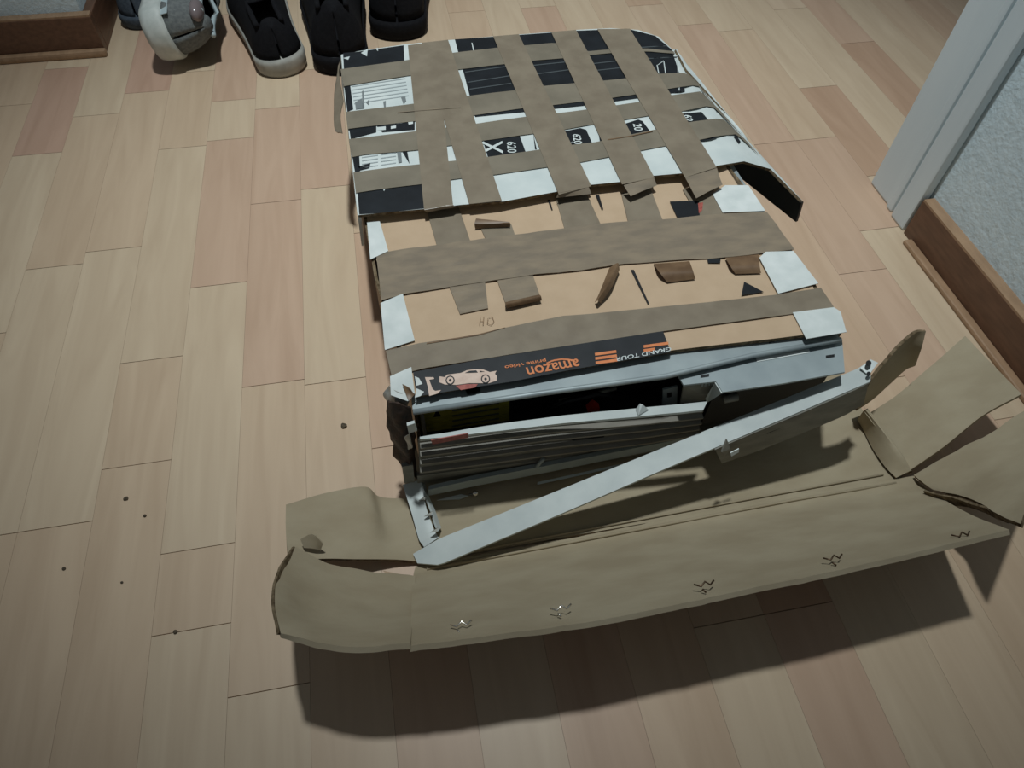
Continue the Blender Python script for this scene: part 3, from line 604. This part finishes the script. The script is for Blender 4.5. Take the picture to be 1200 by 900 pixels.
strip('tape_ridge', [(466, 131), (500, 128), (540, 125)], [(466, 132), (500, 129), (540, 126)], 0, 'tape2', lid, .0003, 8, surf=Lp, off=o4 + .0006)

# ================================================================ loose metal pieces
bar_ = empty('metal_rail', P(750, 560, z=0.0045), 'long pale aluminium rail lying aslant across the open carton flap', 'rail')
zA, zB = 0.012, 0.112
def zb(x): return zA + (zB - zA) * (x - 490) / 530.0
top = [(484, 649), (515, 631), (640, 580.5), (764, 530), (890, 479), (1005, 432), (1021, 421)]
bot = [(489, 660), (515, 662), (640, 609.5), (764, 556), (890, 502.5), (1012, 450.5), (1020, 447)]
sheet('rail_face', [[P(a, b, z=zb(a)) for a, b in top], [P(a, b, z=zb(a)) for a, b in bot]], .0022, 'bright', bar_, 40, 3, 0.0003, 30, curve=False)
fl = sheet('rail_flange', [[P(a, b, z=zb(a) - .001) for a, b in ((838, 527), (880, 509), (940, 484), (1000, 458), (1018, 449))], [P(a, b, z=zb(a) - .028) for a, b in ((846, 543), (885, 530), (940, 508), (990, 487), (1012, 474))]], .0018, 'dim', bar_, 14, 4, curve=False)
slab('flange_slot', [P(895, 506, z=zb(895) - .006), P(968, 475, z=zb(968) - .006), P(970, 478, z=zb(970) - .009), P(899, 508.5, z=zb(899) - .009)], .001, 'dark', fl, down=(0, 1, 0.1))
slab('bent_tab', [P(846, 530, z=zb(850) + .004), P(852, 515, z=zb(850) + .012), P(856, 526, z=zb(850) + .002), P(850, 534, z=zb(850) - .006)], .0015, 'dim', bar_)
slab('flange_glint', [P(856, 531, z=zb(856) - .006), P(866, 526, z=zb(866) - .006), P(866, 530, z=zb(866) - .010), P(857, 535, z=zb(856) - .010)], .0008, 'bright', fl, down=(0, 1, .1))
for q in ([(1015, 428), (1020, 421), (1028, 425), (1024, 434), (1018, 436)],): sheet('end_hook', [[P(1008, 431, z=zB + .001), P(1020, 421, z=zB + .006)], [P(1018, 440, z=zB + .001), P(1029, 425, z=zB + .006)]], .002, 'bright', bar_, 4, 4)
disc('end_hole', 1018, 425.5, 3.4, zB + .0075, 'dark', bar_); disc('end_hole', 1018, 438, 2.6, zB + .0045, 'dark', bar_)

ps = empty('plastic_strip', P(495, 605, z=.0045), 'short broken white plastic strip with clips at the left front corner of the case', 'plastic strip')
sheet('strip_face', [[P(472, 568, z=.022), P(482, 600, z=.018), P(491, 633, z=.013), P(497, 641, z=.012)], [P(493, 562, z=.024), P(499, 594, z=.020), P(509, 622, z=.016), P(514, 630, z=.015)]], .003, 'bright', ps, 14, 4, .0012, 60, curve=False)
sheet('strip_edge', [[P(493, 562, z=.024), P(504, 594, z=.019), P(514, 622, z=.014)], [P(496, 562, z=.018), P(508, 594, z=.014), P(517, 618, z=.010)]], .002, 'bright', ps, 10, 3, .001, 60, curve=False)
for cx, cy in ((495, 584), (502, 602), (509, 621)):
    slab('clip', [P(cx - 5, cy + 3, z=.0235), P(cx + 2, cy - 2, z=.0245), P(cx + 5, cy - 3, z=.0235), P(cx + 3, cy + 2, z=.0235)], .002, 'dim', ps)
sc = empty('loose_screw', P(535, 583, z=.0045), 'small loose metal sliver with a round head below the case front', 'screw')
slab('shaft', [P(512, 586, z=.0065), P(540, 579, z=.0075), P(549, 581, z=.0075), P(538, 585, z=.0065)], .0018, 'bright', sc)
bmq = bmesh.new(); bmesh.ops.create_uvsphere(bmq, u_segments=12, v_segments=8, radius=.0032); q = P(557, 578, z=.0085)
vs = [v.co * 1 + q for v in bmq.verts]; bmq.verts.index_update(); fs = [[v.index for v in f.verts] for f in bmq.faces]; bmq.free()
link('head', vs, fs, 'metalbit', sc, True)
tube('neck', [P(549, 580, z=.0072), q], .0012, 'dim', sc, 6)

# ================================================================ shoes
def shoe(name, label, L, W, H, loc, head, roll, m_up, m_sole, sole_h, extra=None, collar=None):
    """heel at y=0, toe at y=L; sole at z=0"""
    root = empty(name, (0, 0, 0), label, 'shoe', 'shoes left by the wall')
    R = Matrix.Translation(loc) @ Matrix.Rotation(head, 4, 'Z') @ Matrix.Rotation(roll, 4, 'Y')
    def hw(t):   # half width of sole
        if t < .12: return W * .40 * math.sqrt(max(0, 1 - ((.12 - t) / .12) ** 2)) 
        if t < .7: return W * (.40 + .10 * math.sin((t - .12) / .58 * math.pi / 2) - .05 * math.sin((t - .12) / .58 * math.pi))
        return W * .5 * math.sqrt(max(0, 1 - ((t - .7) / .3) ** 2.2))
    n = 26; seg = 20; vs = []; fs = []
    T = [.5 - .5 * math.cos(math.pi * (i / n)) for i in range(n + 1)]
    # sole: closed loft
    ring = [(-hw(t) - .0, t) for t in T] + [(hw(t), t) for t in reversed(T[1:-1])]
    k = len(ring)
    for zz, gr in ((0, .94), (sole_h * .25, 1.0), (sole_h * .8, 1.03), (sole_h, 1.0)):
        for x, t in ring: vs.append(R @ Vector((x * gr, L * (.5 + (t - .5) * (1 + (gr - 1) * .4)), zz + (.10 * L * max(0, t - .72) ** 2 * 4 if zz >= 0 else 0))))
    for lv in range(3):
        for i in range(k): fs.append([lv * k + i, lv * k + (i + 1) % k, (lv + 1) * k + (i + 1) % k, (lv + 1) * k + i])
    fs.append(list(range(k))[::-1]); fs.append([3 * k + i for i in range(k)])
    link('sole', vs, fs, m_sole, root, True)
    # upper: arches per station, open collar
    def top(t): 
        if t < .08: return H * (.86 + .14 * t / .08)
        if t < .42: return H * (1 - .06 * math.sin((t - .08) / .34 * math.pi))
        return sole_h + (H - sole_h) * (1 - ((t - .42) / .58) ** 1.15 * .62) * (1 if t < .9 else math.sqrt(max(.0, 1 - ((t - .9) / .1) ** 2)) * .9 + .1)
    vs = []; fs = []
    for t in T:
        w = max(hw(t), .002) * .96; h = top(t) - sole_h
        lift = .10 * L * max(0, t - .72) ** 2 * 4
        for j in range(seg + 1):
            a = math.pi * j / seg
            cx = -math.cos(a); sxv = math.sin(a)
            px_ = w * math.copysign(abs(cx) ** .6, cx) * (1 - .42 * (sxv ** 1.5) * (1 if t < .6 else .5))
            yy = L * (.02 + .96 * t) + (-.0 if t > .1 else .012 * sxv)
            vs.append(R @ Vector((px_, yy, sole_h - .002 + lift * .8 + h * sxv ** .8)))
    for i in range(n):
        for j in range(seg):
            tm = (T[i] + T[i + 1]) / 2
            if .07 < tm < .40 and seg * .30 <= j < seg * .70: continue      # foot opening
            a = i * (seg + 1) + j; fs.append([a, a + 1, a + seg + 2, a + seg + 1])
    o = link('upper', vs, fs, m_up, root, True)
    sd = o.modifiers.new('thickness', 'SOLIDIFY'); sd.thickness = .003; sd.offset = -1
    # dark insole seen through the opening
    ins = [R @ Vector((hw(t) * .8 * s, L * t, sole_h + .006)) for s, t in [(-1, .08), (-1, .2), (-1, .45), (1, .45), (1, .2), (1, .08)]]
    slab('insole', ins, .002, 'sh_black', root, down=tuple(-(R.to_3x3() @ Vector((0, 0, 1)))))
    # collar rim
    rim = []
    for i, t in enumerate(T):
        if .07 < t < .42: rim.append(R @ Vector((-.49 * hw(t), L * (.02 + .96 * t), sole_h - .002 + .84 * (top(t) - sole_h))))
    rim2 = []
    for i, t in enumerate(T):
        if .07 < t < .42: rim2.append(R @ Vector((.49 * hw(t), L * (.02 + .96 * t), sole_h - .002 + .84 * (top(t) - sole_h))))
    tube('collar', rim + rim2[::-1], .004, collar or m_up, root, 8)
    if extra: extra(root, R, hw, top)
    return root
def gpt(a, b): q = P(a, b, z=0); return Vector((q.x, q.y, 0.0004))
# black sneaker with pale sole, heel towards the viewer
shoe('sneaker', 'black sneaker with a pale rubber sole edge, heel towards the taped box', .28, .098, .085, gpt(332, 92) + Vector((.008, .0, 0)), math.radians(13), math.radians(-4), 'sh_black', 'sh_sole', .028)
# black shoe beside it
shoe('black_shoe', 'all black shoe between the pale-soled sneaker and the taped lid', .28, .108, .11, gpt(396, 92) + Vector((.010, .004, 0)), math.radians(2), 0, 'sh_black', 'sh_black', .028)
shoe('black_shoe', 'all black shoe farthest right, just behind the taped lid', .28, .118, .12, gpt(464, 50) + Vector((.005, .0, 0)), math.radians(-6), 0, 'sh_black', 'sh_black', .030)
# grey sneaker lying on its side, sole to the left
def patches(root, R, hw, top):
    bm = bmesh.new(); bmesh.ops.create_uvsphere(bm, u_segments=14, v_segments=10, radius=1)
    vs = [R @ Vector((v.co.x * .014 - .019, v.co.y * .024 + .034, v.co.z * .010 + .080)) for v in bm.verts]
    bm.verts.index_update(); fs = [[v.index for v in f.verts] for f in bm.faces]; bm.free()
    link('heel_padding', vs, fs, 'sh_pink', root, True)
    sheet('side_stripe', [[R @ Vector((-(hw(t) * .985 + .0015), .27 * t, .034)) for t in (.05, .25, .45, .7)], [R @ Vector((-(hw(t) * .95 + .003), .27 * t, .044)) for t in (.05, .25, .45, .7)]], .001, 'sh_light', root, 12, 3)
shoe('sneaker', 'grey mesh sneaker with white sole tipped on its side next to the skirting', .27, .10, .100, Vector((-.078, 1.108, .0505)), math.radians(-1), math.radians(80), 'sh_grey', 'sh_white', .034, patches, 'sh_light')
shoe('blue_shoe', 'blue grey shoe partly hidden behind the tipped grey sneaker', .25, .078, .075, Vector((-.128, 1.262, .0004)), math.radians(2), 0, 'sh_blue', 'sh_blue', .020)

# ================================================================ crumbs on the floor
def crumb(a, b, r, label):
    bm = bmesh.new(); bmesh.ops.create_icosphere(bm, subdivisions=2, radius=r); q = P(a, b, z=0)
    for v in bm.verts:
        v.co *= 1 + .5 * noise.noise(v.co * 300 + q * 50); v.co.z *= .55
    lo = min(v.co.z for v in bm.verts)
    vs = [v.co + q - Vector((0, 0, lo)) for v in bm.verts]; bm.verts.index_update(); fs = [[v.index for v in f.verts] for f in bm.faces]; bm.free()
    o = link('crumb', vs, fs, 'crumb'); tag(o, label, 'crumb', 'specks on the floor')
crumb(403, 500, 0.0031, 'largest grey crumb on the floor left of the carton')
crumb(148, 585, 0.0020, 'dark crumb on the floor, highest of the small far left specks')
crumb(170, 605, 0.0015, 'tiny crumb just right of and below the dark far left crumb')
crumb(75, 667, 0.0015, 'tiny crumb on the floor, leftmost of all the specks')
crumb(143, 683, 0.0013, 'tiny crumb below the other far left specks on the floor')
crumb(206, 741, 0.0017, 'crumb at the end joint of a floor strip, lowest on the floor')
